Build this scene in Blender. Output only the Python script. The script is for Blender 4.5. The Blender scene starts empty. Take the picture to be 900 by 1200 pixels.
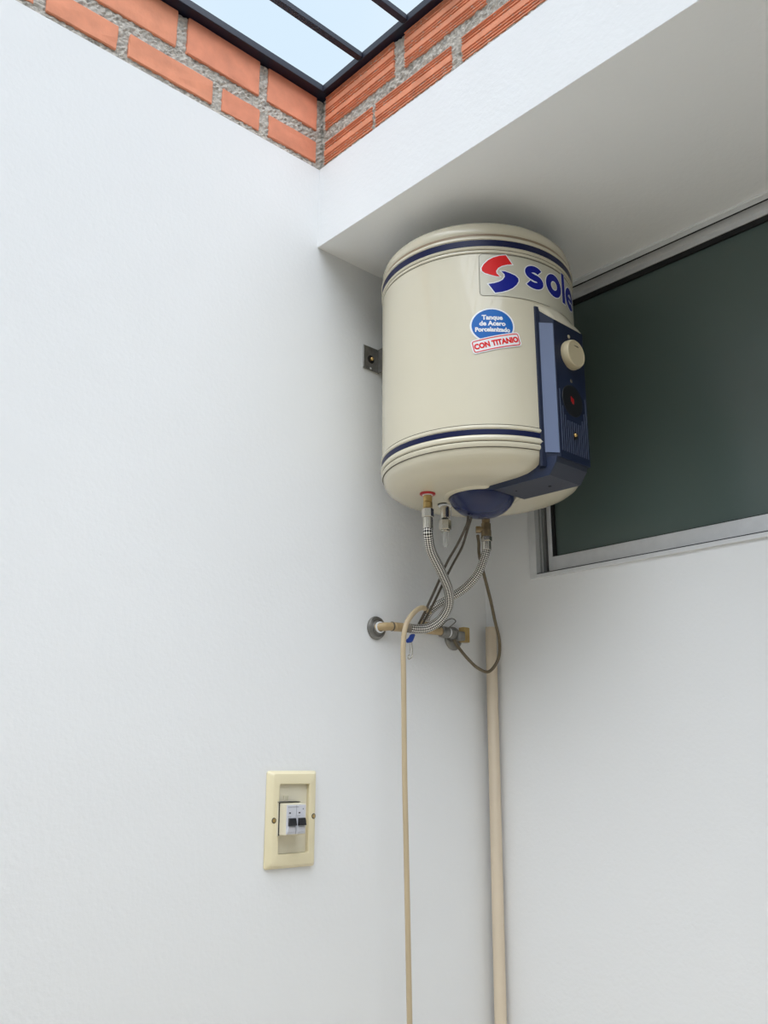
import bpy, bmesh, math, random
from mathutils import Vector, Matrix
random.seed(7)
SC = bpy.context.scene
COL = SC.collection
PI = math.pi

# ------------------------------------------------------------------ camera, sky, sun, exposure
cam_d = bpy.data.cameras.new('camera'); cam = bpy.data.objects.new('camera', cam_d); COL.objects.link(cam)
cam_d.sensor_fit = 'VERTICAL'; cam_d.sensor_height = 36.0; cam_d.lens = 36.0*1048.35/1200.0
cam_d.clip_start = 0.01
fw = Vector((-0.7061, 0.6538, 0.2719)).normalized()
rt = fw.cross(Vector((0, 0, 1))).normalized(); up = rt.cross(fw)
ro = 0.0021
rt2 = rt*math.cos(ro)+up*math.sin(ro); up2 = up*math.cos(ro)-rt*math.sin(ro)
cam.matrix_world = Matrix(((rt2.x, up2.x, -fw.x, 1.5), (rt2.y, up2.y, -fw.y, -1.7475), (rt2.z, up2.z, -fw.z, 1.5), (0, 0, 0, 1)))
SC.camera = cam

world = bpy.data.worlds.new('sky'); SC.world = world; world.use_nodes = True
wn = world.node_tree.nodes; wl = world.node_tree.links
bg = wn['Background']
tc = wn.new('ShaderNodeTexCoord'); nz = wn.new('ShaderNodeTexNoise'); nz.inputs['Scale'].default_value = 1.6
nz.inputs['Detail'].default_value = 4; nz.inputs['Roughness'].default_value = .45
rmp = wn.new('ShaderNodeValToRGB')
rmp.color_ramp.elements[0].position = .35; rmp.color_ramp.elements[0].color = (.70, .86, 1.0, 1)
rmp.color_ramp.elements[1].position = .68; rmp.color_ramp.elements[1].color = (.86, .95, 1.0, 1)
wl.new(tc.outputs['Generated'], nz.inputs['Vector']); wl.new(nz.outputs['Fac'], rmp.inputs['Fac']); wl.new(rmp.outputs['Color'], bg.inputs['Color'])
bg.inputs['Strength'].default_value = 1.0

sun_d = bpy.data.lights.new('sun', 'SUN'); sun = bpy.data.objects.new('sun', sun_d); COL.objects.link(sun)
sun_d.energy = 5.5; sun_d.angle = math.radians(75); sun_d.color = (.885, .93, 1.0)
sdir = Vector((-0.45, 0.36, -1.2)).normalized()
sun.rotation_euler = sdir.to_track_quat('-Z', 'Y').to_euler(); sun.location = (2, -2, 6)

SC.view_settings.view_transform = 'Standard'; SC.view_settings.look = 'None'
SC.view_settings.gamma = 1; SC.view_settings.use_curve_mapping = False
SC.view_settings.exposure = 0.0

# ------------------------------------------------------------------ materials
def mat(name, col, rough=.5, metal=0, coat=0, noise=None, bump=None, spec=None):
    """noise = (scale, amount) value variation; bump = (scale, strength, distance)"""
    m = bpy.data.materials.new(name); m.use_nodes = True
    n = m.node_tree.nodes; l = m.node_tree.links; b = n['Principled BSDF']
    b.inputs['Base Color'].default_value = (*col, 1); b.inputs['Roughness'].default_value = rough
    b.inputs['Metallic'].default_value = metal; b.inputs['Coat Weight'].default_value = coat
    if spec is not None: b.inputs['Specular IOR Level'].default_value = spec
    t = None
    if noise or bump:
        t = n.new('ShaderNodeTexCoord')
    if noise:
        x = n.new('ShaderNodeTexNoise'); x.inputs['Scale'].default_value = noise[0]; x.inputs['Detail'].default_value = 5
        l.new(t.outputs['Object'], x.inputs['Vector'])
        r = n.new('ShaderNodeMapRange'); r.inputs['From Min'].default_value = .3; r.inputs['From Max'].default_value = .7
        r.inputs['To Min'].default_value = 1-noise[1]; r.inputs['To Max'].default_value = 1+noise[1]*.5
        l.new(x.outputs['Fac'], r.inputs['Value'])
        v = n.new('ShaderNodeVectorMath'); v.operation = 'SCALE'; v.inputs[0].default_value = col
        l.new(r.outputs['Result'], v.inputs['Scale']); l.new(v.outputs['Vector'], b.inputs['Base Color'])
    if bump:
        x = n.new('ShaderNodeTexNoise'); x.inputs['Scale'].default_value = bump[0]; x.inputs['Detail'].default_value = 6
        x.inputs['Roughness'].default_value = .6
        l.new(t.outputs['Object'], x.inputs['Vector'])
        bb = n.new('ShaderNodeBump'); bb.inputs['Strength'].default_value = bump[1]; bb.inputs['Distance'].default_value = bump[2]
        l.new(x.outputs['Fac'], bb.inputs['Height']); l.new(bb.outputs['Normal'], b.inputs['Normal'])
    return m

def plaster_mat(nm='white_plaster', a=.82):
    m = mat(nm, (a, a, a-.004), .75)
    n = m.node_tree.nodes; l = m.node_tree.links; b = n['Principled BSDF']
    t = n.new('ShaderNodeTexCoord')
    a = n.new('ShaderNodeTexNoise'); a.inputs['Scale'].default_value = 110; a.inputs['Detail'].default_value = 5
    c = n.new('ShaderNodeTexNoise'); c.inputs['Scale'].default_value = 9; c.inputs['Detail'].default_value = 5
    # small pits and trowel scars
    vo = n.new('ShaderNodeTexVoronoi'); vo.inputs['Scale'].default_value = 26
    mr = n.new('ShaderNodeMapRange'); mr.inputs['From Min'].default_value = 0; mr.inputs['From Max'].default_value = .09
    mr.inputs['To Min'].default_value = 1; mr.inputs['To Max'].default_value = 0
    gate = n.new('ShaderNodeTexNoise'); gate.inputs['Scale'].default_value = 4.5
    gr = n.new('ShaderNodeMapRange'); gr.inputs['From Min'].default_value = .52; gr.inputs['From Max'].default_value = .6
    mul = n.new('ShaderNodeMath'); mul.operation = 'MULTIPLY'
    for q in (a, c, vo, gate): l.new(t.outputs['Object'], q.inputs['Vector'])
    l.new(vo.outputs['Distance'], mr.inputs['Value']); l.new(gate.outputs['Fac'], gr.inputs['Value'])
    l.new(mr.outputs['Result'], mul.inputs[0]); l.new(gr.outputs['Result'], mul.inputs[1])
    s1 = n.new('ShaderNodeMath'); s1.operation = 'MULTIPLY'; s1.inputs[1].default_value = .35; l.new(a.outputs['Fac'], s1.inputs[0])
    s2 = n.new('ShaderNodeMath'); s2.operation = 'ADD'; l.new(s1.outputs[0], s2.inputs[0]); l.new(c.outputs['Fac'], s2.inputs[1])
    s3 = n.new('ShaderNodeMath'); s3.operation = 'MULTIPLY_ADD'; s3.inputs[1].default_value = -.22; l.new(mul.outputs[0], s3.inputs[0]); l.new(s2.outputs[0], s3.inputs[2])
    bb = n.new('ShaderNodeBump'); bb.inputs['Strength'].default_value = .35; bb.inputs['Distance'].default_value = .0035
    l.new(s3.outputs[0], bb.inputs['Height']); l.new(bb.outputs['Normal'], b.inputs['Normal'])
    return m

M = {}
M['plaster'] = plaster_mat()
M['ceiling'] = plaster_mat('ceiling_paint', .93)
M['floor'] = mat('floor_tile', (.83, .72, .55), .45, noise=(3, .06))
M['mortar'] = mat('cement_mortar', (.60, .555, .49), .95, noise=(110, .40), bump=(170, 1.0, .006))
M['brick'] = mat('smooth_clay', (.74, .27, .155), .8, noise=(22, .14), bump=(90, .35, .002))
M['brick2'] = mat('smooth_clay_pale', (.78, .30, .17), .8, noise=(22, .14), bump=(90, .35, .002))
M['ribbed'] = mat('ribbed_clay', (.76, .28, .15), .75, noise=(30, .14), bump=(120, .3, .0015))
M['steel_dark'] = mat('dark_painted_steel', (.006, .008, .022), .35)
M['alu'] = mat('aluminium', (.74, .74, .74), .42, .5, noise=(50, .05))
M['alu_dark'] = mat('aluminium_channel', (.40, .40, .40), .45, .7)
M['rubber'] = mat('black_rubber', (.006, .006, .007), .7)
M['enamel'] = mat('cream_enamel', (.66, .60, .455), .26, coat=.35, noise=(2.5, .03))
M['navy'] = mat('navy_plastic', (.006, .014, .072), .22)
M['navy_band'] = mat('navy_paint', (.004, .008, .050), .35, spec=.25)
M['panel'] = mat('dark_navy_plastic', (.008, .014, .038), .5, spec=.35)
M['cover_side'] = mat('satin_navy_plastic', (.012, .022, .058), .4)
M['cover'] = mat('grey_navy_plastic', (.030, .034, .052), .5)
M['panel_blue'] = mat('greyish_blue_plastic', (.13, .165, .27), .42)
M['rib'] = mat('rib_blue_plastic', (.055, .068, .11), .45)
M['knob'] = mat('cream_plastic', (.56, .475, .305), .35)
M['print_red'] = mat('red_print', (.74, .012, .012), .45, spec=.25)
M['dark_red'] = mat('dark_red_print', (.42, .008, .010), .4)
M['print_blue'] = mat('blue_print', (.004, .010, .24), .45, spec=.2)
M['badge_blue'] = mat('bright_blue_print', (.004, .125, .46), .4, spec=.3)
M['print_white'] = mat('white_print', (.85, .85, .85), .4)
M['film'] = mat('sticker_film', (.57, .535, .42), .3, coat=.2)
M['seam'] = mat('dark_seam', (.10, .085, .06), .8)
M['seam_brown'] = mat('brown_groove', (.30, .21, .13), .4)
M['brass_old'] = mat('aged_brass', (.34, .26, .16), .35, .85, noise=(40, .2))
M['brass'] = mat('brass', (.50, .35, .14), .3, .9, noise=(40, .2))
M['nickel'] = mat('nickel', (.62, .58, .50), .25, .95, noise=(50, .15))
M['steel_old'] = mat('tarnished_steel', (.27, .26, .24), .4, .8, noise=(60, .25))
M['tan_pipe'] = mat('tan_pipe', (.46, .33, .17), .4, noise=(30, .12))
M['clear'] = mat('clear_plastic', (.75, .75, .72), .2)
M['clear'].node_tree.nodes['Principled BSDF'].inputs['Alpha'].default_value = .4
M['grey_cable'] = mat('brown_grey_cable', (.075, .060, .042), .45)
M['brown_cable'] = mat('olive_brown_cable', (.13, .098, .055), .45)
M['beige_cable'] = mat('beige_cable', (.52, .41, .26), .45, noise=(8, .06))
M['pvc'] = mat('cream_pvc', (.68, .565, .42), .4, noise=(5, .05))
M['blue_tape'] = mat('blue_tape', (.01, .05, .30), .5)
M['plate'] = mat('ivory_plastic', (.78, .69, .46), .3, coat=.2)
M['plate_in'] = mat('ivory_cover', (.74, .68, .52), .35)
M['breaker'] = mat('pale_grey_plastic', (.60, .60, .64), .4)
M['breaker_line'] = mat('grey_print', (.20, .20, .24), .5)
M['black'] = mat('black_plastic', (.008, .008, .01), .35)
M['gold'] = mat('brass_button', (.75, .50, .2), .25, .9)
M['interior'] = mat('dim_interior', (.10, .11, .11), .9)

def glass_mat():
    m = bpy.data.materials.new('tinted_glass'); m.use_nodes = True
    n = m.node_tree.nodes; l = m.node_tree.links
    b = n['Principled BSDF']; b.inputs['Base Color'].default_value = (.10, .135, .122, 1); b.inputs['Roughness'].default_value = .22
    b.inputs['Alpha'].default_value = .92; b.inputs['IOR'].default_value = 1.5
    t = n.new('ShaderNodeTexCoord'); x = n.new('ShaderNodeTexNoise'); x.inputs['Scale'].default_value = 2.5
    l.new(t.outputs['Object'], x.inputs['Vector'])
    r = n.new('ShaderNodeMapRange'); r.inputs['To Min'].default_value = .18; r.inputs['To Max'].default_value = .32
    l.new(x.outputs['Fac'], r.inputs['Value']); l.new(r.outputs['Result'], b.inputs['Roughness'])
    return m
M['glass'] = glass_mat()

def braid_mat():
    """woven steel wire: two helical families over the hose, from the tube's own UV"""
    m = bpy.data.materials.new('braided_steel'); m.use_nodes = True
    n = m.node_tree.nodes; l = m.node_tree.links; b = n['Principled BSDF']
    uv = n.new('ShaderNodeUVMap'); sp = n.new('ShaderNodeSeparateXYZ'); l.new(uv.outputs['UV'], sp.inputs['Vector'])
    def mth(op, a, bv=None):
        q = n.new('ShaderNodeMath'); q.operation = op
        for i, v in enumerate((a, bv)):
            if v is None: continue
            if isinstance(v, (int, float)): q.inputs[i].default_value = v
            else: l.new(v, q.inputs[i])
        return q.outputs[0]
    u = mth('MULTIPLY', sp.outputs['X'], 2*PI*6); v = mth('MULTIPLY', sp.outputs['Y'], 2*PI*115)
    p = mth('SINE', mth('ADD', u, v)); q = mth('SINE', mth('SUBTRACT', u, v))
    h = mth('MULTIPLY', p, q)
    h01 = mth('ADD', mth('MULTIPLY', h, .5), .5)
    cr = n.new('ShaderNodeValToRGB'); l.new(h01, cr.inputs['Fac'])
    cr.color_ramp.elements[0].position = .36; cr.color_ramp.elements[0].color = (.022, .018, .015, 1)
    cr.color_ramp.elements[1].position = .70; cr.color_ramp.elements[1].color = (.86, .83, .78, 1)
    l.new(cr.outputs['Color'], b.inputs['Base Color'])
    bb = n.new('ShaderNodeBump'); bb.inputs['Strength'].default_value = .8; bb.inputs['Distance'].default_value = .0012
    l.new(h01, bb.inputs['Height']); l.new(bb.outputs['Normal'], b.inputs['Normal'])
    b.inputs['Metallic'].default_value = .75; b.inputs['Roughness'].default_value = .35
    return m
M['braid'] = braid_mat()

# ------------------------------------------------------------------ helpers
def obj(name, bm, m, parent=None, smooth=False, edge=None):
    me = bpy.data.meshes.new(name)
    if bm.faces: bmesh.ops.recalc_face_normals(bm, faces=bm.faces)
    bm.to_mesh(me); bm.free()
    if isinstance(m, str): m = M[m]
    me.materials.append(m)
    o = bpy.data.objects.new(name, me); COL.objects.link(o)
    if parent: o.parent = parent
    if smooth:
        for p in me.polygons: p.use_smooth = True
        me.set_sharp_from_angle(angle=math.radians(edge or 35))
    return o
def empty(name, loc, label, cat, group=None):
    o = bpy.data.objects.new(name, None); COL.objects.link(o); o.location = loc
    o['label'] = label; o['category'] = cat
    if group: o['group'] = group
    o.empty_display_size = .05
    return o
def part(name, bm, m, root, smooth=False, edge=None, label=None, kind=None):
    """mesh built in world coordinates, made a child of root (root may itself be a child)"""
    off = Vector((0, 0, 0)); r = root
    while r: off += r.location; r = r.parent
    bmesh.ops.translate(bm, verts=bm.verts, vec=-off)
    o = obj(name, bm, m, root, smooth, edge)
    if label: o['label'] = label
    if kind: o['kind'] = kind
    return o
def struct(name, bm, m, label=None):
    o = obj(name, bm, m); o['kind'] = 'structure'; o['category'] = name.split('_')[-1] if False else {'wall': 'wall', 'floo': 'floor', 'ceil': 'ceiling', 'wind': 'window'}.get(name[:4], 'beam')
    o['label'] = label
    return o
def box(bm, x0, x1, y0, y1, z0, z1, bev=0, seg=2):
    v = [bm.verts.new((x, y, z)) for x in (x0, x1) for y in (y0, y1) for z in (z0, z1)]
    fs = [(0, 1, 3, 2), (4, 6, 7, 5), (0, 4, 5, 1), (2, 3, 7, 6), (0, 2, 6, 4), (1, 5, 7, 3)]
    F = [bm.faces.new([v[i] for i in f]) for f in fs]
    if bev:
        es = set(e for f in F for e in f.edges)
        bmesh.ops.bevel(bm, geom=list(es), offset=bev, segments=seg, affect='EDGES', profile=.6)
    return bm
def B(): return bmesh.new()
def prism(bm, poly, vec, ax=None):
    """extrude a list of 3-D points by vec, capped both ends"""
    a = [bm.verts.new(p) for p in poly]; b = [bm.verts.new(Vector(p)+Vector(vec)) for p in poly]
    bm.faces.new(a); bm.faces.new(list(reversed(b)))
    n = len(a)
    for i in range(n): bm.faces.new((a[i], b[i], b[(i+1) % n], a[(i+1) % n]))
    return bm
def lathe(bm, prof, c, seg=96, axis='Z', a0=0, a1=2*PI, close=True):
    """prof: list of (radius, height); c: centre; axis direction Z, X or Y; or a Vector"""
    if isinstance(axis, str): ax = Vector({'Z': (0, 0, 1), 'X': (1, 0, 0), 'Y': (0, 1, 0)}[axis])
    else: ax = Vector(axis).normalized()
    e1 = ax.orthogonal().normalized() if axis != 'Z' else Vector((1, 0, 0)); e2 = ax.cross(e1)
    c = Vector(c); full = abs(a1-a0-2*PI) < 1e-6
    n = seg if full else seg+1; rings = []
    for r, h in prof:
        if r < 1e-7: rings.append([bm.verts.new(c+ax*h)]); continue
        rings.append([bm.verts.new(c+ax*h+(e1*math.cos(a0+(a1-a0)*i/seg)+e2*math.sin(a0+(a1-a0)*i/seg))*r) for i in range(n)])
    for p, q in zip(rings, rings[1:]):
        m = seg
        for i in range(m):
            j = (i+1) % n
            f = [p[i % len(p)], p[j % len(p)], q[j % len(q)], q[i % len(q)]]
            u = []
            for w in f:
                if w not in u: u.append(w)
            if len(u) >= 3: bm.faces.new(u)
    return bm
def cyl(bm, a, b, r, seg=24, bev=0.0):
    a = Vector(a); b = Vector(b); L = (b-a).length
    p = [(0, 0), (r-bev, 0), (r, bev), (r, L-bev), (r-bev, L), (0, L)] if bev else [(0, 0), (r, 0), (r, L), (0, L)]
    return lathe(bm, p, a, seg, (b-a))
def hexnut(bm, a, b, r, bev=.001):
    return cyl(bm, a, b, r, 6, bev)
def catmull(pts, n=10):
    P = [Vector(p) for p in pts]; P = [P[0]*2-P[1]]+P+[P[-1]*2-P[-2]]; out = []
    for i in range(1, len(P)-2):
        a, b, c, d = P[i-1:i+3]
        for k in range(n):
            t = k/n
            out.append(.5*((2*b)+(c-a)*t+(2*a-5*b+4*c-d)*t*t+(3*b-a-3*c+d)*t**3))
    out.append(P[-2]); return out
def tube(bm, pts, r, seg=16, n=10, smoothed=True, taper=None):
    path = catmull(pts, n) if smoothed else [Vector(p) for p in pts]
    uvl = bm.loops.layers.uv.verify(); t = (path[1]-path[0]).normalized(); e = t.orthogonal().normalized()
    rings = []; L = [0]
    for i, p in enumerate(path):
        t = (path[min(i+1, len(path)-1)]-path[max(i-1, 0)]).normalized()
        e = (e-t*e.dot(t)).normalized(); f = t.cross(e)
        rr = r*(taper(i/(len(path)-1)) if taper else 1)
        rings.append([bm.verts.new(p+(e*math.cos(2*PI*k/seg)+f*math.sin(2*PI*k/seg))*rr) for k in range(seg)])
        if i: L.append(L[-1]+(p-path[i-1]).length)
    for i in range(len(rings)-1):
        for k in range(seg):
            fc = bm.faces.new((rings[i][k], rings[i][(k+1) % seg], rings[i+1][(k+1) % seg], rings[i+1][k]))
            for lp, (uu, vv) in zip(fc.loops, ((k/seg, L[i]), ((k+1)/seg, L[i]), ((k+1)/seg, L[i+1]), (k/seg, L[i+1]))): lp[uvl].uv = (uu, vv)
    bm.faces.new(list(reversed(rings[0]))); bm.faces.new(rings[-1])
    return bm

# ------------------------------------------------------------------ room
CZ = 2.695           # underside of the ceiling slab
BY = -.578           # room face of the concrete beam
PZ = 2.912           # top of the plaster
RZ = 3.121           # top of the brickwork
XR, YB = 3.1, -3.3
wlft = struct('wall_left', box(B(), -.15, 0, YB, .15, 0, PZ), 'plaster', 'smooth white plastered wall carrying the heater and the breaker plate')
# wall with the window opening x .149..1.75, z 1.941..CZ
bm = B(); box(bm, 0, XR, 0, .15, 0, 1.941); box(bm, 0, .149, 0, .15, 1.941, CZ); box(bm, 1.75, XR, 0, .15, 1.941, CZ)
struct('wall_right', bm, 'plaster', 'white plastered wall below and around the dark aluminium window')
struct('floor', box(B(), -.15, XR+.15, YB-.15, .15, -.1, 0), 'floor', 'warm grey floor below the frame')
bm = box(B(), 0, XR, BY+.0005, .15, CZ, CZ+.15)
SX, SY = 2.75, -3.0       # far corner of the skylight opening
box(bm, SX+.04, XR, YB, BY-.001, RZ+.03, RZ+.1); box(bm, 0, SX+.04, YB, SY-.02, RZ+.03, RZ+.1)  # unseen roof strips added to narrow the skylight and cut its light
struct('ceiling', bm, 'ceiling', 'grey shaded underside of the slab above the window')
beam = struct('ceiling_beam', box(B(), 0, XR, BY, -.45, CZ+.0005, PZ), 'plaster', 'white plastered beam below the ribbed bricks')
struct('wall_front', box(B(), XR, XR+.15, YB, .15, 0, 3.15), 'plaster', 'white plastered wall on the far side of the yard, behind the photographer')
struct('wall_back', box(B(), -.15, XR+.15, YB-.15, YB, 0, 3.15), 'plaster', 'white plastered wall at the rear of the yard, behind the photographer')

# --- brickwork. Each course: mortar bed as one rough part, bricks as parts proud of it
def rough_sheet(bm, org, du, dv, nrm, lu, lv, back, step=.006, amp=.003):
    """a slab whose room face is displaced like trowelled mortar"""
    org, du, dv, nrm = map(Vector, (org, du, dv, nrm)); nu = max(2, int(lu/step)); nv = max(2, int(lv/step)); g = []
    for i in range(nu+1):
        row = []
        for j in range(nv+1):
            d = random.uniform(-amp, amp)
            row.append(bm.verts.new(org+du*(lu*i/nu)+dv*(lv*j/nv)+nrm*d))
        g.append(row)
    for i in range(nu):
        for j in range(nv): bm.faces.new((g[i][j], g[i+1][j], g[i+1][j+1], g[i][j+1]))
    bk = [bm.verts.new(org-nrm*back+du*a+dv*b) for a, b in ((0, 0), (lu, 0), (lu, lv), (0, lv))]
    bm.faces.new(bk)
    for e0, e1, b0, b1 in (([r[0] for r in g], 0, 0, 1), (g[-1], 0, 1, 2), ([r[-1] for r in reversed(g)], 0, 2, 3), (list(reversed(g[0])), 0, 3, 0)):
        bm.faces.new(list(e0)+[bk[b1], bk[b0]])
    return bm

def chipped_box(x0, x1, y0, y1, z0, z1, axis, jit=.0016):
    """brick with slightly uneven arrises"""
    bm = B(); box(bm, x0, x1, y0, y1, z0, z1)
    long_e = [e for e in bm.edges if e.calc_length() > .06]
    bmesh.ops.subdivide_edges(bm, edges=long_e, cuts=3, use_grid_fill=True)
    bmesh.ops.bevel(bm, geom=[e for e in bm.edges if len(e.link_faces) == 2 and e.calc_face_angle(0) > .5], offset=.0018, segments=1, affect='EDGES')
    for v in bm.verts: v.co += Vector([random.uniform(-jit, jit)*.5 if k != axis else random.uniform(-.0005, .0005) for k in range(3)])
    return bm

U0, U1 = 3.023, RZ-.001      # upper course
L0, L1 = 2.9290, 2.989        # visible part of the lower course
left_upper = [(-1.21, -.985), (-.959, -.764), (-.738, -.588)]
left_lower = [(-1.268, -1.118), (-1.092, -.887), (-.861, -.757), (-.731, -.588)]
y = -1.235
while y > YB+.2:
    left_upper.append((y-.205, y)); y -= .23
y = -1.293
while y > YB+.2:
    left_lower.append((y-.205, y)); y -= .23
part('mortar', rough_sheet(B(), (-.006, YB, PZ), (0, 1, 0), (0, 0, 1), (1, 0, 0), BY-YB+.04, RZ-PZ-.004, .12, .006, .0022), 'mortar', wlft)
k = 0
for row, (z0, z1) in ((left_upper, (U0, U1)), (left_lower, (L0, L1))):
    for (a, b) in row:
        k += 1
        px_ = random.uniform(-.0015, .0025)
        part('brick', chipped_box(-.11, -.002+px_, a, b, z0, z1, 0), 'brick' if random.random() < .7 else 'brick2', wlft, label='smooth-faced orange clay brick' if k == 1 else None)

def ribbed_brick(x0, x1, z0, z1, full):
    """hollow-tile brick whose face has bands of horizontal ribs"""
    yf = BY+.004; d = .0095; H = full; prof = []
    grooves = [.05, .13, .21, .42, .50, .58, .80, .88, .95]
    zs = [z1]
    pts = [(yf, z0)]
    for g in grooves:
        zc = z1-H*(1-g)
        if zc-.0035 < z0+.001 or zc+.0035 > z1-.001: continue
        pts += [(yf, zc-.0031), (yf+d, zc-.0022), (yf+d, zc+.0018), (yf, zc+.0027)]
    pts.append((yf, z1)); pts += [(BY+.11, z1), (BY+.11, z0)]
    bm = B(); prism(bm, [(x0, p, z) for p, z in pts], (x1-x0, 0, 0))
    for v in bm.verts: v.co.x += random.uniform(-.001, .001); v.co.z += random.uniform(-.0004, .0004)
    return bm
part('mortar', rough_sheet(B(), (.001, BY+.0085, PZ), (1, 0, 0), (0, 0, 1), (0, -1, 0), XR-.002, RZ-PZ-.004, .12), 'mortar', beam)
right_upper = [(.012, .262), (.297, .540)]
right_lower = [(.012, .187), (.199, .440), (.471, .70)]
x = .57
while x < XR-.3: right_upper.append((x, x+.24)); x += .27
x = .73
while x < XR-.3: right_lower.append((x, x+.24)); x += .27
k = 0
for row, (z0, z1) in ((right_upper, (U0+.002, U1)), (right_lower, (L0-.005, L1-.004))):
    for (a, b) in row:
        k += 1
        part('brick', ribbed_brick(a, b, z0, z1, .095), 'ribbed', beam, label='orange clay brick with ribbed face' if k == 1 else None)
# thin ragged lip of mortar where the plaster stops
bm = B(); rough_sheet(bm, (-.004, YB, PZ), (0, 1, 0), (0, 0, 1), (1, 0, 0), BY-YB, .010, .01, .006, .0025); part('mortar_lip', bm, 'mortar', wlft)
bm = B(); rough_sheet(bm, (.001, BY+.003, PZ), (1, 0, 0), (0, 0, 1), (0, -1, 0), XR-.01, .006, .01, .006, .002); part('mortar_lip', bm, 'mortar', beam)

# --- skylight grille
sk = empty('skylight_frame', (0, BY, RZ), 'dark painted steel skylight frame with bars resting on the orange brickwork', 'skylight')
part('frame_rail', box(B(), -.03, .024, SY, BY+.03, RZ, RZ+.020, .001, 1), 'steel_dark', sk)
part('frame_rail', box(B(), .024, SX, BY-.014, BY+.03, RZ, RZ+.020, .001, 1), 'steel_dark', sk)
part('frame_rail', box(B(), .024, SX, SY, SY+.03, RZ, RZ+.020, .001, 1), 'steel_dark', sk)
part('frame_rail', box(B(), SX, SX+.03, SY, BY+.03, RZ, RZ+.020, .001, 1), 'steel_dark', sk)
x = .165
while x < SX-.05:
    part('bar', box(B(), x-.008, x+.008, SY+.031, BY-.015, RZ+.002, RZ+.018, .001, 1), 'steel_dark', sk); x += .153

# --- window (aluminium frame, sash behind its face, dark glass)
win = empty('window_1', (.149, 0, 1.941), 'wide dark tinted window in an aluminium frame beside the water heater', 'window'); win['kind'] = 'structure'
WX, WZ = .149, 1.941; WX1 = 1.75
part('frame_jamb', box(B(), WX, WX+.022, -.004, .06, WZ, CZ-.0006, .0008, 1), 'alu', win)
part('frame_jamb', box(B(), WX1-.022, WX1, -.004, .06, WZ, CZ-.0006, .0008, 1), 'alu', win)
part('channel_rib', box(B(), WX+.022, WX+.0245, .012, .016, WZ+.01, CZ-.02), 'alu_dark', win)
part('channel_rib', box(B(), WX+.022, WX+.0245, .024, .027, WZ+.01, CZ-.02), 'alu_dark', win)
part('sill_rail', box(B(), WX+.022, WX1-.022, -.006, .06, WZ, WZ+.0105, .0008, 1), 'alu', win)
part('head_rail', box(B(), WX+.022, WX1-.022, -.004, .06, CZ-.0165, CZ-.0006, .0008, 1), 'alu', win)
part('seal_line', box(B(), WX+.022, WX1-.022, -.0035, .0, CZ-.0180, CZ-.0166), 'rubber', win)  # thin dark rubber seal under the head rail
part('seal_line', box(B(), WX+.022, WX1-.022, -.0035, .029, WZ+.0106, WZ+.0128), 'rubber', win)  # matching dark rubber line above the sill rail
part('sealant', box(B(), WX-.002, WX1+.002, -.0070, .0, CZ-.0045, CZ-.0003), 'print_white', win, label='thin white sealant line')
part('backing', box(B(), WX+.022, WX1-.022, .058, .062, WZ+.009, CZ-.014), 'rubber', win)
def sash(x0, x1, y):
    s = obj('sash', box(B(), x0, x0+.012, y, y+.02, WZ+.010, CZ-.0125, .0006, 1), 'alu', None)
    s.parent = win; s.location = (-WX, 0, -WZ)
    def sub(nm, bm, m):
        o = obj(nm, bm, m, s); return o
    sub('stile', box(B(), x1-.030, x1, y, y+.02, WZ+.010, CZ-.0125, .0006, 1), 'alu')
    sub('bottom_rail', box(B(), x0+.012, x1-.03, y-.001, y+.02, WZ+.0165, WZ+.056, .0008, 1), 'alu')
    sub('top_rail', box(B(), x0+.012, x1-.03, y, y+.02, CZ-.030, CZ-.0125, .0006, 1), 'alu')
    bm = B()
    box(bm, x0+.012, x0+.020, y+.003, y+.016, WZ+.056, CZ-.030); box(bm, x1-.036, x1-.03, y+.003, y+.016, WZ+.056, CZ-.030)
    box(bm, x0+.02, x1-.036, y+.003, y+.016, WZ+.056, WZ+.0585); box(bm, x0+.02, x1-.036, y+.003, y+.016, CZ-.043, CZ-.030)
    sub('gasket', bm, 'rubber')
    sub('pane', box(B(), x0+.018, x1-.034, y+.010, y+.014, WZ+.057, CZ-.034), 'glass')
sash(.183, .985, .030)
sash(.990, 1.72, .030)

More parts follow.
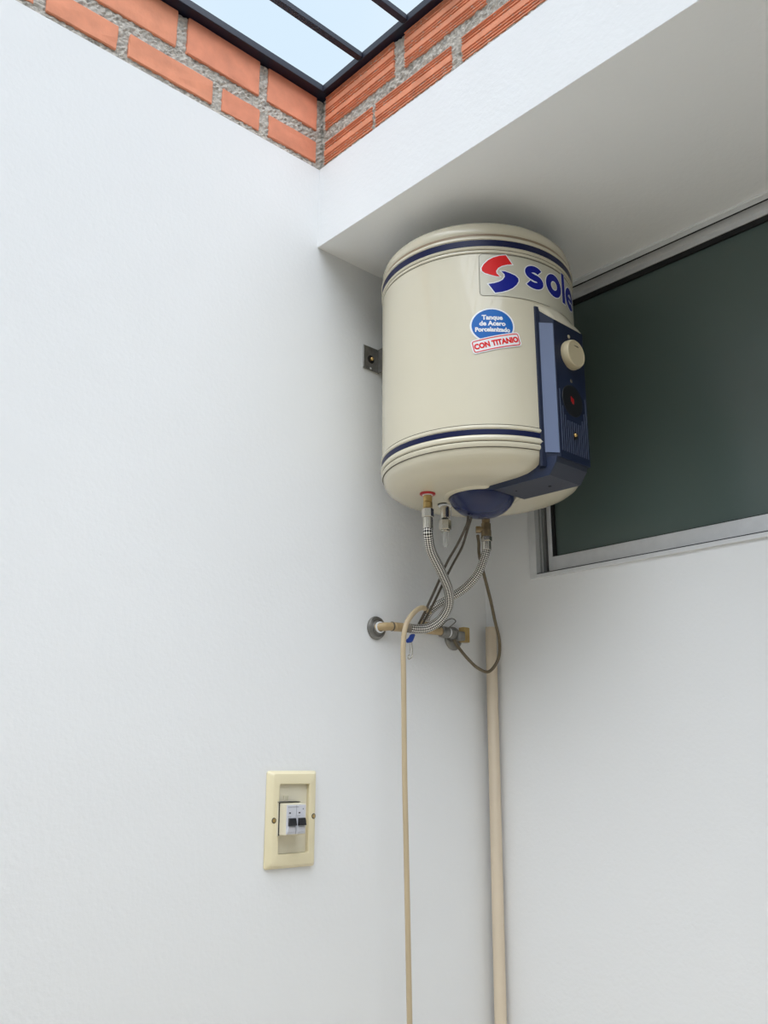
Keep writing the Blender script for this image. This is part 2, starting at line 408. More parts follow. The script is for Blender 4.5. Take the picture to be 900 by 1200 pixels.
# ------------------------------------------------------------------ water heater
HX, HY, HR = .265, -.311, .2195
HB = 2.066
def hz(z): return 1.5+z
heater = empty('water_heater', (HX, HY, HB), 'cream enamelled cylindrical water heater with navy bands hanging on the white wall', 'water heater')
H0 = (HX, HY, 0)
prof = [(0, hz(.5655)), (.10, hz(.5655)), (.150, hz(.566)), (.176, hz(.5685)), (.196, hz(.5755)), (.208, hz(.584)), (.2145, hz(.5935)), (.2165, hz(.6045)),
        (.2185, hz(.6055)), (.2205, hz(.609)), (.2205, hz(.614)), (.2190, hz(.6165)), (.2190, hz(.6175)), (.2215, hz(.6195)), (.2225, hz(.6235)), (.2215, hz(.6275)), (.2200, hz(.6292)),
        (.2200, hz(.642)), (.2218, hz(.6435)), (.2222, hz(.6465)), (.2215, hz(.6495)), (.2195, hz(.651)), (.2195, hz(.6525)),
        (HR, hz(.655)), (HR, hz(.85)), (HR, hz(1.0345)), (.2188, hz(1.0355)), (.2188, hz(1.037)), (.2205, hz(1.0385)), (.2208, hz(1.041)), (.2200, hz(1.0432)), (.2190, hz(1.0438)), (.2190, hz(1.0448)),
        (.2212, hz(1.0465)), (.2218, hz(1.0495)), (.2200, hz(1.0522)), (.2200, hz(1.068)), (.2222, hz(1.0695)), (.2225, hz(1.0725)), (.2212, hz(1.0755)),
        (.2180, hz(1.0775)), (.2165, hz(1.081)), (.2170, hz(1.084)), (.2185, hz(1.086)), (.2190, hz(1.09)), (.2188, hz(1.098)), (.2150, hz(1.109)), (.207, hz(1.1175)), (.190, hz(1.124)), (.15, hz(1.127)), (0, hz(1.128))]
part('body', lathe(B(), prof, H0, 160), 'enamel', heater, True, 30)
def band(z0, z1, r, m, nm):
    part(nm, lathe(B(), [(r-.002, hz(z0)), (r, hz(z0)+.0003), (r, hz(z1)-.0003), (r-.002, hz(z1))], H0, 160), m, heater, True, 30)
band(.6297, .6415, .2206, 'navy_band', 'stripe')
band(1.0527, 1.0677, .2206, 'navy_band', 'stripe')
for z, r in ((.6052, .2187), (.6170, .2196), (.6517, .2200), (1.0362, .2193), (1.0443, .2195)):
    band(z-.0007, z+.0007, r, 'seam', 'seam')  # dark rings put the shade of the thin grooves into the colour
band(1.0772, 1.0842, .2176, 'seam_brown', 'groove')

def onc(u, z, off): 
    a = u/HR; return Vector((HX+(HR+off)*math.cos(a), HY+(HR+off)*math.sin(a), hz(z)))
def patch_poly(bm, poly, off, cell=.006):
    """flat outline in (arc length, height) -> thin curved film lying on the shell"""
    t = B(); vs = [t.verts.new((u, v, 0)) for u, v in poly]; t.faces.new(vs)
    bmesh.ops.triangulate(t, faces=t.faces)
    for _ in range(6):
        es = [e for e in t.edges if e.calc_length() > cell*2]
        if not es: break
        bmesh.ops.subdivide_edges(t, edges=es, cuts=1); bmesh.ops.triangulate(t, faces=[f for f in t.faces if len(f.verts) > 3])
    mp = {}
    for v in t.verts: mp[v] = bm.verts.new(onc(v.co.x, v.co.y, off))
    for f in t.faces: bm.faces.new([mp[v] for v in f.verts])
    t.free(); return bm
def solid(bm, th=.0003):
    bmesh.ops.recalc_face_normals(bm, faces=bm.faces)
    return bm
def strip(bm, path, w, off, cap=0):
    """constant-width stroke in (u, v) on the shell"""
    P = [Vector(p) for p in path]
    if cap:
        P[0] = P[0]-(P[1]-P[0]).normalized()*cap; P[-1] = P[-1]+(P[-1]-P[-2]).normalized()*cap
    Q = [P[0]]
    for a, b in zip(P, P[1:]):
        m = max(1, int((b-a).length/.008))
        Q += [a.lerp(b, i/m) for i in range(1, m+1)]
    P = Q
    L = []; 
    for i, p in enumerate(P):
        closed = (P[0]-P[-1]).length < 1e-6
        a = P[i-1] if i else (P[-2] if closed else P[0]); b = P[i+1] if i < len(P)-1 else (P[1] if closed else P[-1])
        t = (b-a).normalized(); nn = Vector((-t.y, t.x))
        L.append((p+nn*w/2, p-nn*w/2))
    v = [(bm.verts.new(onc(a.x, a.y, off)), bm.verts.new(onc((a.x+b.x)/2, (a.y+b.y)/2, off)), bm.verts.new(onc(b.x, b.y, off))) for a, b in L]
    for i in range(len(v)-1):
        for k in (0, 1): bm.faces.new((v[i][k], v[i][k+1], v[i+1][k+1], v[i+1][k]))
    return bm
def rrect(u0, u1, z0, z1, r, n=5):
    o = []
    for cx, cz, a in ((u1-r, z1-r, 0), (u0+r, z1-r, 90), (u0+r, z0+r, 180), (u1-r, z0+r, 270)):
        for k in range(n+1):
            t = math.radians(a+90*k/n); o.append((cx+r*math.cos(t), cz+r*math.sin(t)))
    return o
def film(bm):
    for f in bm.faces: f.normal_update()
    return bm
st = part('sticker', patch_poly(B(), rrect(-.181, .128, .936, 1.0335, .008), .0004), 'film', heater, True, label='clear rectangular sticker with a red and blue emblem')
bm = B(); rr = rrect(-.181, .128, .936, 1.0335, .008); strip(bm, rr+[rr[0]], .0009, .0006); part('sticker_edge', bm, 'seam', st)
# emblem: red upper hook, blue lower hook (half-turn symmetric)
hook = [(265, 95), (284, 122), (302, 148), (270, 152), (240, 160), (218, 172), (205, 190), (207, 205), (226, 223), (205, 222), (175, 213), (140, 200), (123, 185), (122, 168), (135, 147), (160, 125), (190, 110), (225, 100)]
def em(X, Y):
    Y -= (X-230)*.06; return (-.1365+(X-230)/220*.080, .988-(Y-207)/223*.088)
def grow(poly, d):
    n = len(poly); out = []; A = sum(poly[i-1][0]*poly[i][1]-poly[i][0]*poly[i-1][1] for i in range(n)); s = 1 if A > 0 else -1
    for i in range(n):
        p, a, b = Vector(poly[i]), Vector(poly[i-1]), Vector(poly[(i+1) % n])
        t1 = (p-a).normalized(); t2 = (b-p).normalized(); nn = (Vector((t1.y, -t1.x))+Vector((t2.y, -t2.x)))*s
        nn.normalize(); c = max(.5, nn.dot(Vector((t1.y, -t1.x))*s)); out.append(tuple(p+nn*d/c))
    return out
red = [em(*p) for p in hook]; blu = [em(460-X, 414-Y) for X, Y in hook]
bm = B()
for q in (red, blu): patch_poly(bm, grow(q, .0022), .0007)
part('emblem_outline', bm, 'print_white', st)
part('emblem', patch_poly(B(), red, .0010), 'print_red', st, label='red upper half of the emblem')
part('emblem', patch_poly(B(), blu, .0010), 'print_blue', st, label='blue lower half of the emblem')
# the four letters, drawn as thick strokes
def arc(cx, cy, rx, ry, a0, a1, n=28): return [(cx+rx*math.cos(math.radians(a0+(a1-a0)*i/n)), cy+ry*math.sin(math.radians(a0+(a1-a0)*i/n))) for i in range(n+1)]
zb, xh, sw = .9650, .0555, .0178
zm = zb+xh/2; ry = (xh-sw)/2
cs = -.058
s_path = arc(cs, zm+ry/2+.0005, .0155, ry/2, 25, 270, 20)[:-1]+arc(cs, zm-ry/2-.0005, .0165, ry/2, 90, -155, 20)
co = .0005
o_path = arc(co, zm, .0185, ry, 90, 450, 40)
ce = .0745
e_path = arc(ce, zm, .0180, ry, 0, 318, 36)
bm = B(); bo = B()
for pth, c in ((s_path, .0), (e_path, 0)):
    strip(bm, pth, sw*.86, .0010); strip(bo, pth, sw*.86+.0042, .0007, .0021)
strip(bm, o_path, sw*.90, .0010); strip(bo, o_path, sw*.90+.0042, .0007)
lp = [(.0385, zb+.001), (.0385, zb+.03), (.0385, zb+.074)]; strip(bm, lp, sw*.76, .0010); strip(bo, lp, sw*.76+.0042, .0007, .0021)
ep = [(ce-.017, zm-.001), (ce, zm-.001), (ce+.024, zm-.001)]; strip(bm, ep, .0085, .0011); strip(bo, ep, .0127, .0008, .0)
part('letter_outline', bo, 'print_white', st); part('lettering', bm, 'print_blue', st, label='bold blue lower-case lettering')

# round badge with a tilted red-framed tab
bd = part('round_badge', patch_poly(B(), arc(-.157, .868, .0465, .040, 0, 354, 40), .0004, .01), 'print_white', heater, label='round blue badge with white lettering and tilted red-framed tab')
part('badge_disc', patch_poly(B(), arc(-.157, .868, .0430, .0367, 0, 354, 40), .0007, .01), 'badge_blue', bd)
def text_on(bm, s, u, z, size, off, rot=0, bold=.0, sx=1, mid=True):
    cu = bpy.data.curves.new('text', 'FONT'); cu.body = s; cu.size = size; cu.offset = bold; cu.align_x = 'CENTER'; cu.resolution_u = 3
    ob = bpy.data.objects.new('text', cu); COL.objects.link(ob)
    dg = bpy.context.evaluated_depsgraph_get(); me = bpy.data.meshes.new_from_object(ob.evaluated_get(dg))
    c, sn = math.cos(rot), math.sin(rot); vs = []
    for v in me.vertices:
        x, yy = v.co.x*sx, v.co.y
        vs.append(bm.verts.new(onc(u+x*c-yy*sn, z+x*sn+yy*c, off)))
    for p in me.polygons:
        try: bm.faces.new([vs[i] for i in p.vertices])
        except ValueError: pass
    bpy.data.objects.remove(ob); bpy.data.curves.remove(cu); bpy.data.meshes.remove(me)
    return bm
bm = B()
text_on(bm, 'Tanque', -.157, .8815, .0142, .0010, 0, .0006)
text_on(bm, 'de Acero', -.157, .8680, .0142, .0010, 0, .0006)
text_on(bm, 'Porcelanizado', -.157, .8545, .0135, .0010, 0, .0006, .95)
part('badge_lettering', bm, 'print_white', bd)
TR = math.radians(13)
def tabpt(u, v): return (-.1500+u*math.cos(TR)-v*math.sin(TR), .8300+u*math.sin(TR)+v*math.cos(TR))
part('tab', patch_poly(B(), [tabpt(*p) for p in rrect(-.0520, .0520, -.0155, .0155, .006)], .0012), 'print_white', bd)
bm = B(); rr = [tabpt(*p) for p in rrect(-.0485, .0485, -.0122, .0122, .004)]; strip(bm, rr+[rr[0]], .0020, .0016)
q = tabpt(0, -.0058); text_on(bm, 'CON TITANIO', q[0], q[1], .0162, .0016, TR, .0009, .88)
part('tab_lettering', bm, 'print_red', bd, label='red capitals in a red frame')

# wall brackets on both sides of the shell
for s, lab in ((-1, None), (1, None)):
    yc = -.405 if s < 0 else -.217
    y0, y1 = (-.431, -.383) if s < 0 else (-.239, -.191)
    bm = B(); box(bm, .0008, .0038, y0, y1, hz(.9275), hz(.9895), .001, 1)
    ye = y1 if s < 0 else y0
    box(bm, .0008, .065 if s < 0 else .065, min(ye, ye-.003*s), max(ye, ye-.003*s), hz(.9275), hz(.9895))
    br = part('wall_bracket', bm, 'steel_old', heater)
    ym = (y0+y1)/2
    c = Vector((0, 0, 0))
    bm = lathe(B(), [(0, .0045), (.0105, .0045), (.0105, .0038), (0, .0038)], (0, ym, hz(.956)), 20, 'X'); part('washer', bm, 'rubber', br)
    bm = lathe(B(), [(0, .012), (.003, .0115), (.0045, .009), (.0045, .004)], (0, ym, hz(.956)), 14, 'X'); part('bolt', bm, 'gold', br)
    part('notch', box(B(), .0037, .0042, ym-.003, ym+.002, hz(.930), hz(.9345)), 'print_white', br)

# control panel on the room side
PY0, PY1, PX = -.3535, -.2535, .510
def panel_bm():
    bm = prism(B(), [(.470, PY0-.014, hz(.588)), (PX, PY0, hz(.588)), (PX, PY1, hz(.588)), (.47, PY1+.006, hz(.588))], (0, 0, .300))
    for v in bm.verts:
        if v.co.z > hz(.8) and v.co.x < .48: v.co.z = hz(.926)
    return bm
pan = part('control_panel', panel_bm(), 'panel', heater, label='dark navy control panel with knob and ribbed lower face')
# cut the lower end face slanted like the photo by adding a foot lip
part('side_strip', prism(B(), [(.4800, PY0-.0105, hz(.602)), (.5085, PY0-.0005, hz(.596)), (.5085, PY0-.0005, hz(.879)), (.4800, PY0-.0105, hz(.888))], (.0004, -.0018, 0)), 'panel_blue', pan, label='pale greyish blue strip on the panel side')  # paler blue strip laid over the panel's side face
part('flange', prism(B(), [(.474, PY0-.0205, hz(.572)), (.4785, PY0-.0185, hz(.572)), (.482, PY0-.010, hz(.572)), (.46, PY0-.008, hz(.572))], (0, 0, .352)), 'panel', pan)
# cream hood joining shell and panel top
bm = B(); n = 16; rows = []
for i in range(n+1):
    t = i/n; yy = PY0-.020+(PY1+.003-PY0+.020)*t
    xs_ = HX+math.sqrt(HR**2-(yy-HY)**2)
    zt = .930+.008*math.sin(t*PI)
    row = [(xs_-.004, yy, hz(zt)), (xs_+.0015, yy, hz(zt-.002))]
    f = max(0, min(1, (yy-(PY0-.014))/.014, (PY1+.006-yy)/.006))
    xe = max(xs_+.0025, .470+.0405*f); ze = .9275-.0385*f
    for k in range(1, 5):
        w = k/4; row.append((xs_+.0015+(xe-xs_-.0015)*(.75*w+.25*math.sin(w*PI/2)), yy, hz((zt-.002)*(1-w)+ze*w)))
    row.append((xs_-.004, yy, hz(ze-.004)))
    rows.append([bm.verts.new(p) for p in row])
for a, b in zip(rows, rows[1:]):
    for k in range(len(a)): bm.faces.new((a[k], b[k], b[(k+1) % len(b)], a[(k+1) % len(a)]))
bm.faces.new(rows[0]); bm.faces.new(rows[-1])
part('panel_hood', bm, 'enamel', heater, True, 40)
#part('hood_trim', box(B(), .502, PX+.002, PY0-.001, PY1+.003, hz(.886), hz(.8895), .0008, 1), 'panel', pan)
def disc_x(bm, x0, prof, y, z, seg=40): return lathe(bm, [(r, x0+h) for r, h in prof], (0, y, hz(z)), seg, 'X')
KY, KZ = -.3035, .8215
kn = part('temperature_knob', disc_x(B(), PX, [(0, 0), (.0312, 0), (.0318, .002), (.0314, .011), (.0300, .0155), (.0284, .0172), (.0268, .0172), (.0262, .0160), (0, .0160)], KY, KZ, 48), 'knob', pan, True, 25, label='round cream temperature knob')
part('knob_mark', prism(B(), [(PX+.0160, KY-.006, hz(KZ+.017)), (PX+.0160, KY+.006, hz(KZ+.018)), (PX+.0160, KY+.010, hz(KZ+.0155)), (PX+.0160, KY+.009, hz(KZ+.0150)), (PX+.0160, KY-.005, hz(KZ+.0165))], (.0004, 0, 0)), 'seam', kn)
part('screw', disc_x(B(), PX, [(0, .0015), (.0035, .0012), (.0042, 0), (0, 0)], -.3035, .8655, 20), 'knob', pan, True)
part('indicator_disc', disc_x(B(), PX, [(0, .0006), (.0345, .0006), (.035, 0)], -.3035, .720, 40), 'black', pan, label='dark round indicator window')
bm = B(); 
for dy, z0, z1 in ((-.0045, .718, .729), (-.001, .714, .727), (.0025, .713, .726)): box(bm, PX+.0006, PX+.0011, -.3035+dy-.0012, -.3035+dy+.0012, hz(z0), hz(z1))
part('red_mark', bm, 'dark_red', pan, label='small red mark in the indicator window')
part('small_mark', disc_x(B(), PX, [(0, .0008), (.0035, .0006), (.004, 0)], -.3035, .7645, 20), 'seam', pan)
bm = B()
for i in range(13):
    yy = -.3475+i*.0073; top = .672 if 2 < i < 10 else (.682 if i in (2, 10) else .700)
    if i in (0, 12): top = .735
    if abs(yy+.3035) < .036: top = min(top, .720-math.sqrt(.0363**2-(yy+.3035)**2)-.001)
    box(bm, PX-.0005, PX+.0022, yy-.0006, yy+.0006, hz(.603), hz(top), .0002, 1)
part('ribbing', bm, 'rib', pan, kind='stuff')
bt = part('reset_button', disc_x(B(), PX, [(0, .007), (.003, .0068), (.0042, .004), (.0045, 0)], -.3050, .6440, 20), 'gold', pan, True, label='small brass button')
part('button_collar', disc_x(B(), PX, [(.0035, .003), (.0075, .003), (.0080, 0)], -.3035, .6430, 24), 'black', pan, True)
# wiring cover from panel foot, under the shell, to the dome
CB = 2.0535
def xz(pts, y0, y1): return prism(B(), [(x, y0, z) for x, z in pts], (0, y1-y0, 0))
cov = part('wiring_cover', xz([(.340, CB+.002), (.486, CB), (.503, CB+.024), (.506, CB+.036), (.470, CB+.040), (.462, CB+.026), (.42, CB+.015), (.34, CB+.013)], -.360, -.258), 'cover', heater, label='dark navy wiring cover under the shell')
part('cover_edge', prism(B(), [(.318, -.3605, CB+.008), (.345, -.3605, CB+.0005), (.486, -.3605, CB-.0005), (.504, -.3605, CB+.024), (.507, -.3605, CB+.036), (.466, -.3605, CB+.040), (.452, -.3605, CB+.026), (.405, -.3605, CB+.0165), (.33, -.3605, CB+.0125)], (0, -.0025, 0)), 'cover_side', cov)
bm = lathe(B(), [(0, 0), (.0035, 0), (.0035, .0008)], (.440, -.300, CB-.0006), 16); part('screw_hole', bm, 'rubber', cov)
bm = lathe(B(), [(0, 0), (.002, 0), (.002, .0008)], (.372, -.325, CB-.0006), 16); part('screw_hole', bm, 'rubber', cov)
# dome
dome = part('element_cover', lathe(B(), [(.072, hz(.566)), (.072, hz(.5620)), (.070, hz(.556)), (.063, hz(.5445)), (.051, hz(.5335)), (.036, hz(.5255)), (.019, hz(.5213)), (0, hz(.5200))], H0, 64), 'navy', heater, True, 50, label='glossy navy dome cover under the shell')
part('dome_ring', lathe(B(), [(.072, hz(.5655)), (.074, hz(.5620)), (.082, hz(.5620)), (.085, hz(.5655))], H0, 64), 'enamel', heater, True, 50)

def fitting(root, name, x, y, segs, lab=None):
    """stack of rings/nuts hanging down: (z_top, z_bot, radius, material, kind)"""
    first = None
    for nm, z0, z1, r, m, kind in segs:
        bm = B()
        (hexnut if kind == 'hex' else cyl)(bm, (x, y, z1), (x, y, z0), r, bev=.0012) if kind == 'hex' else cyl(bm, (x, y, z1), (x, y, z0), r, 28, min(.0012, (z0-z1)*.3))
        part(nm, bm, m, root, kind != 'hex', 30)
fitting(heater, 'hot', .204, -.419, [('outlet_ring', 2.0672, 2.0620, .0170, 'dark_red', 'cyl'), ('outlet_washer', 2.0620, 2.0606, .0115, 'print_white', 'cyl'), ('outlet_pipe', 2.0606, 2.046, .0098, 'brass', 'cyl'), ('outlet_pipe', 2.046, 2.0316, .0105, 'brass', 'cyl')])
fitting(heater, 'relief', .171, -.330, [('valve_flange', 2.0665, 2.0635, .0165, 'black', 'cyl'), ('valve_washer', 2.0635, 2.0605, .0150, 'print_white', 'cyl'), ('relief_valve', 2.0605, 2.0325, .0105, 'nickel', 'cyl'), ('valve_neck', 2.0325, 2.0285, .0080, 'black', 'cyl'), ('valve_nut', 2.0285, 2.0060, .0135, 'nickel', 'hex'), ('valve_nut', 2.0060, 2.0010, .0105, 'nickel', 'cyl')])
part('drain_nozzle', lathe(B(), [(.0055, 2.001), (.0062, 1.998), (.0062, 1.970), (.003, 1.966), (0, 1.966)], (.171, -.330, 0), 20), 'clear', heater, True, label='clear plastic nozzle')
part('lever_ring', tube(B(), [(.171+.0, -.330+.012, 2.060), (.171, -.330+.019, 2.055), (.171, -.330+.020, 2.045), (.171, -.330+.017, 2.036), (.171, -.330+.0115, 2.034)], .0015, 8, 6), 'print_white', heater, True)
fitting(heater, 'cold', .183, -.204, [('inlet_pipe', 2.067, 2.0432,   .0095, 'brass_old', 'cyl')])

# ------------------------------------------------------------------ hoses
def hose(name, label, path, r, top, topdir_segs, endnut=None):
    root = empty(name, top, label, 'hose', 'braided hoses under the heater')
    part('braid', tube(B(), path, r, 24, 12), 'braid', root, True, 60)
    for nm, z0, z1, rr_, m, kind in topdir_segs:
        bm = B()
        if kind == 'hex': hexnut(bm, (top[0], top[1], z1), (top[0], top[1], z0), rr_)
        else: cyl(bm, (top[0], top[1], z1), (top[0], top[1], z0), rr_, 28, .001)
        part(nm, bm, m, root, kind != 'hex', 30)
    return root
h1 = hose('braided_hose', 'braided steel hose hanging from the brass outlet with red ring', [(.204, -.419, 1.990), (.2035, -.4185, 1.972), (.19, -.3962, 1.9452), (.17, -.3467, 1.9124), (.14, -.291, 1.8821), (.115, -.2627, 1.8523), (.09, -.2635, 1.8215), (.068, -.284, 1.8025), (.055, -.310, 1.7985), (.051, -.326, 1.799)], .0108, (.204, -.419, 2.0316),
     [('hose_nut', 2.0312, 2.0115, .0128, 'nickel', 'hex'), ('ferrule', 2.0113, 1.984, .0112, 'nickel', 'cyl')])
h2 = hose('braided_hose', 'braided steel hose curving behind the other from the fitting near the window', [(.183, -.204, 1.992), (.182, -.2055, 1.974), (.175, -.2070, 1.9555), (.160, -.2120, 1.9239), (.130, -.2225, 1.8945), (.098, -.2429, 1.8719), (.067, -.2570, 1.8543), (.048, -.2620, 1.839), (.038, -.2600, 1.826)], .0094, (.183, -.204, 2.043),
     [('hose_nut', 2.043, 2.026, .0110, 'brass_old', 'hex'), ('check_valve', 2.0258, 2.011, .0118, 'brass_old', 'cyl'), ('hose_nut', 2.0108, 1.9985, .0128, 'nickel', 'hex'), ('ferrule', 1.9983, 1.977, .0108, 'nickel', 'cyl')])
d = Vector((.048-.0, 0, 0))
lever = part('lever_tab', lathe(B(), [(0, 0), (.0075, 0), (.0085, .002), (.0085, .010), (.0065, .013), (.0065, .020)], (.183-.024*.70, -.204-.024*.72, 2.027), 20, Vector((.70, .72, 0))), 'brass_old', h2, True, label='brown side stub of the check valve')

# ------------------------------------------------------------------ supply pipe along the wall with escutcheon and stop valve
sp = empty('supply_pipe', (0, -.384, 1.797), 'tan threaded pipe run from the dark wall flange to the stop valve', 'pipe')
part('wall_flange', lathe(B(), [(0, .0004), (.0262, .0004), (.0268, .003), (.0250, .007), (.0205, .009), (.0185, .0075), (.0165, .0085), (.0155, .012), (.0, .012)], (0, -.384, 1.7985), 48, 'X'), 'steel_old', sp, True, 40, label='dark round escutcheon')
part('flange_collar', lathe(B(), [(.0125, .0119), (.0130, .0165), (.0100, .0165)], (0, -.3835, 1.799), 32, 'X'), 'print_white', sp, True)
part('pipe', tube(B(), [(.004, -.392, 1.799), (.014, -.383, 1.8), (.022, -.368, 1.8015), (.0245, -.34, 1.8035), (.0245, -.25, 1.806), (.0245, -.19, 1.8075)], .0095, 24, 6), 'tan_pipe', sp, True, 60)
for yy, m in ((-.357, 'seam'), (-.303, 'tan_pipe'), (-.309, 'seam')):
    part('pipe_ring', cyl(B(), (.0243, yy, 1.8032+(yy+.34)*.03), (.0245, yy+.003, 1.8033+(yy+.34)*.03), .0108, 24, .0006), m, sp, True, 30)
part('sleeve', cyl(B(), (.0243, -.349, 1.8028), (.0245, -.311, 1.8042), .0104, 24, .0008), 'tan_pipe', sp, True, 30)
part('tee_socket', cyl(B(), (.026, -.2595, 1.807), (.037, -.2602, 1.824), .0098, 20, .001), 'tan_pipe', sp, True, 30)
# stop valve end
part('wall_flange', lathe(B(), [(0, .0004), (.0285, .0004), (.0290, .003), (.0270, .006), (.022, .008), (.0, .0085)], (0, -.128, 1.7985), 40, 'X'), 'steel_old', sp, True, 40, label='dark round escutcheon behind the valve')
part('valve_collar', cyl(B(), (.0245, -.196, 1.8072), (.0255, -.172, 1.8065), .0135, 28, .002), 'steel_old', sp, True, 30)
part('valve_ring', cyl(B(), (.0255, -.1718, 1.8064), (.0258, -.167, 1.8063), .0115, 28, .001), 'print_white', sp, True, 30)
part('valve_collar', cyl(B(), (.0258, -.1668, 1.8062), (.0262, -.150, 1.806), .0130, 28, .002), 'steel_old', sp, True, 30)
part('valve_body', box(B(), .012, .042, -.150, -.126, 1.7895, 1.8115, .004, 3), 'steel_old', sp, True, 40)
part('valve_stem', cyl(B(), (.014, -.138, 1.80), (.002, -.135, 1.799), .009, 20, .001), 'steel_old', sp, True, 30)
part('valve_tap', box(B(), .018, .036, -.126, -.104, 1.7875, 1.8245, .003, 2), 'brass', sp, True, 40, label='brass end block of the valve')

# ------------------------------------------------------------------ cables
def cable(name, label, path, r, m, extra=None, cat='cable'):
    o = obj(name, tube(B(), path, r, 12, 10), m, None, True, 60); o['label'] = label; o['category'] = cat
    return o
cable('drain_hose_cable', 'thin dark cable nearest the nozzle, dropping from the navy dome to the pipe', [(.248, -.3385, 2.0222), (.24, -.3347, 2.0039), (.19, -.3114, 1.9727), (.14, -.2923, 1.9429), (.105, -.2904, 1.8949), (.09, -.3008, 1.8562), (.075, -.3025, 1.8323), (.041, -.2881, 1.8102)], .0030, 'grey_cable').name = 'power_cable'
cable('power_cable', 'thin dark cable nearest the window of the two dropping from the navy dome', [(.252, -.3330, 2.0180), (.225, -.3185, 1.9932), (.183, -.2894, 1.9702), (.137, -.2729, 1.9386), (.107, -.2763, 1.8949), (.092, -.2868, 1.8579), (.077, -.2914, 1.8336), (.043, -.2769, 1.8113)], .0028, 'grey_cable')
cable('drain_cable', 'olive brown cable looping down past the top of the cream pipe', [(.168, -.2170, 2.0145), (.162, -.2070, 1.998), (.155, -.1990, 1.9780), (.148, -.1830, 1.9502), (.12, -.1239, 1.8862), (.11, -.0959, 1.8329), (.1, -.0703, 1.7911), (.09, -.0639, 1.7473), (.08, -.0883, 1.7157), (.07, -.1167, 1.7226), (.058, -.1412, 1.7457), (.045, -.160, 1.7741), (.040, -.167, 1.789)], .0038, 'brown_cable').name = 'looped_cable'
cable('beige_cable', 'long beige cable arching over the pipe and hanging down the wall', [(.070, -.280, 1.838), (.085, -.3180, 1.8425), (.095, -.3552, 1.8259), (.1, -.3841, 1.7957), (.1, -.3934, 1.7519), (.1, -.3926, 1.6698), (.1, -.3911, 1.4936), (.1, -.3862, 1.2931), (.1, -.38, 1.0122), (.1, -.3758, .82), (.1, -.374, .5), (.08, -.372, .15), (.1, -.40, .006)], .0058, 'beige_cable').name = 'hanging_cable'
wnut = empty('wire_connector', (.05, -.319, 1.775), 'blue taped wire end with bare wire loop below the braided hose', 'wire')
bm = B(); prism(bm, [(.044, -.3310, 1.7710), (.044, -.3170, 1.7740), (.044, -.3090, 1.7890), (.044, -.3075, 1.7935), (.044, -.3190, 1.7925), (.044, -.3245, 1.7830), (.044, -.3330, 1.7790)], (.009, 0, 0))
bmesh.ops.translate(bm, verts=bm.verts, vec=(0, 0, -.006))
bmesh.ops.bevel(bm, geom=list(bm.edges), offset=.0018, segments=2, affect='EDGES')
part('tape', bm, 'blue_tape', wnut, True, 50)
part('wire', tube(B(), [(.048, -.3168, 1.768), (.048, -.3155, 1.7596), (.048, -.3142, 1.7463), (.048, -.3163, 1.7347), (.048, -.3252, 1.7292), (.048, -.3290, 1.7335), (.048, -.3230, 1.740)], .0012, 8, 6), 'nickel', wnut, True, 60)
part('wire', tube(B(), [(.048, -.3205, 1.768), (.048, -.3215, 1.755), (.048, -.3225, 1.742)], .0009, 8, 6), 'nickel', wnut, True, 60)
o = obj('wire_loop', tube(B(), [(.033, -.2095, 1.812), (.045, -.2087, 1.8204), (.05, -.1995, 1.8306), (.05, -.1816, 1.8366), (.05, -.1697, 1.8317), (.046, -.178, 1.8222), (.038, -.183, 1.8150)], .0011, 8, 6), 'grey_cable', None, True, 60)
o['label'] = 'small loop of loose wire above the stop valve'; o['category'] = 'wire'

# ------------------------------------------------------------------ cream PVC conduit in the corner
bm = B()
a = Vector((.021, -.0225, 0.001)); b = Vector((.034, -.0225, 1.8335)); L = (b-a).length
lathe(bm, [(0, 0), (.0140, 0), (.0140, L-.0008), (.0134, L), (.0118, L), (.0118, L-.12), (0, L-.12)], a, 40, (b-a))
o = obj('conduit_pipe', bm, 'pvc', None, True, 40); o['label'] = 'cream plastic pipe standing upright in the corner, open at top'; o['category'] = 'pipe'

# ------------------------------------------------------------------ breaker plate
bp = empty('breaker_plate', (0, -.611, 1.397), 'ivory wall plate holding a small two-switch circuit breaker', 'breaker plate')
Y0, Y1, Z0, Z1 = -.6720, -.5500, 1.3060, 1.4880
ry0, ry1, rz0, rz1 = -.6475, -.5740, 1.3330, 1.4620
bm = B()
def ring(y0, y1, z0, z1, x, r, n=4):
    return [bm.verts.new((x, yy, zz)) for yy, zz in rrect(y0, y1, z0, z1, r, n)]
R = [ring(Y0, Y1, Z0, Z1, .0006, .005), ring(Y0, Y1, Z0, Z1, .003, .005), ring(Y0+.008, Y1-.008, Z0+.006, Z1-.006, .0125, .006), ring(Y0+.012, Y1-.012, Z0+.012, Z1-.012, .0140, .006),
     ring(ry0-.0015, ry1+.0015, rz0-.0015, rz1+.0015, .0140, .003), ring(ry0, ry1, rz0, rz1, .0125, .003), ring(ry0, ry1, rz0, rz1, .0040, .003)]
for p, q in zip(R, R[1:]):
    for i in range(len(p)): bm.faces.new((p[i], p[(i+1) % len(p)], q[(i+1) % len(q)], q[i]))
part('plate', bm, 'plate', bp, True, 30)
part('cover', box(B(), .0035, .0052, ry0+.0004, ry1-.0004, rz0+.0004, rz1-.0004), 'plate_in', bp)
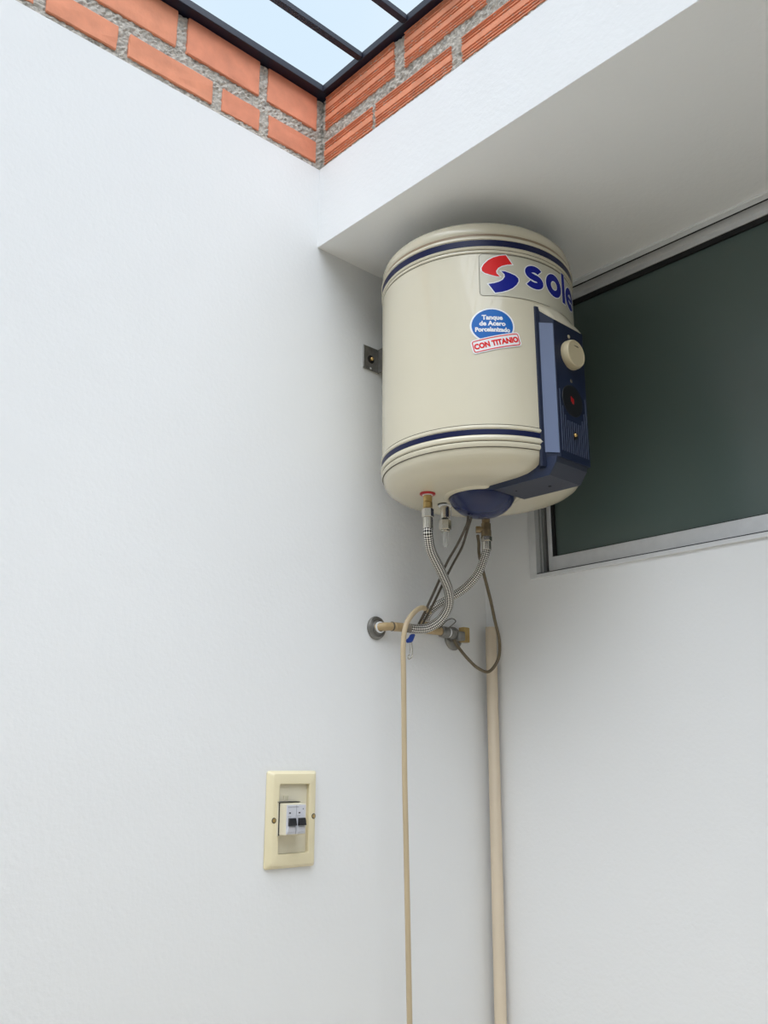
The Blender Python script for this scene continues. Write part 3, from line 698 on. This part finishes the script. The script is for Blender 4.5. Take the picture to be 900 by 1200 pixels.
for yy, zz in ((-.6600, 1.3955), (-.5625, 1.4005)):
    sc = part('screw', lathe(B(), [(0, .0146), (.0034, .0146), (.0038, .0138)], (0, yy, zz), 18, 'X'), 'brass', bp, True)
    part('screw_rim', lathe(B(), [(.0036, .0148), (.0050, .0144), (.0054, .0138)], (0, yy, zz), 18, 'X'), 'seam', sc)
br = part('breaker', box(B(), .005, .0375, -.6495, -.6020, 1.3690, 1.4270, .0008, 1), 'plate_in', bp, label='two-pole breaker with black switches')
part('housing_edge', box(B(), .005, .016, -.6535, -.6000, 1.3665, 1.4290, .0006, 1), 'plate_in', br)
part('housing_gap', box(B(), .005, .0175, -.6510, -.6490, 1.3675, 1.4280), 'black', br)
part('housing_gap', box(B(), .005, .0200, -.6530, -.6010, 1.4290, 1.4300), 'black', br)
bf = []
for y0, y1 in ((-.6485, -.6265), (-.6255, -.6035)):
    part('front', box(B(), .0370, .0405, y0, y1, 1.3710, 1.4245, .0007, 1), 'breaker', br)
    ym = (y0+y1)/2
    part('lower_lip', box(B(), .0400, .0420, y0+.0015, y1-.0015, 1.3745, 1.3845, .0005, 1), 'breaker', br)
    # rocker: concave black lever
    pr = [(.0400, 1.3860), (.0475, 1.3868), (.0462, 1.3910), (.0455, 1.3950), (.0440, 1.3995), (.0400, 1.4005)]
    part('switch', prism(B(), [(x, y0+.0035, z) for x, z in pr], (0, y1-y0-.006, 0)), 'black', br, label='black switch lever')
    bm = B(); box(bm, .0404, .0408, y0+.0045, y0+.0085, 1.4085, 1.4110); part('indicator', bm, 'black', br)
bm = B(); box(bm, .0404, .0407, -.6470, -.621, 1.4200, 1.4209); box(bm, .0404, .0407, -.6470, -.639, 1.4030, 1.4036); box(bm, .0404, .0407, -.6245, -.617, 1.4040, 1.4046)
box(bm, .0404, .0407, -.6110, -.6088, 1.4155, 1.4180)
part('printed_marks', bm, 'breaker_line', br)
# clips above the breaker
bm = B()
for yy in (-.632, -.627, -.6225):
    box(bm, .0052, .0085, yy-.0010, yy+.0010, 1.4285, 1.4410, .0004, 1)
part('mounting_clip', bm, 'plate_in', bp)
part('clip_line', box(B(), .0052, .0058, -.640, -.6120, 1.4288, 1.4296), 'seam', bp)
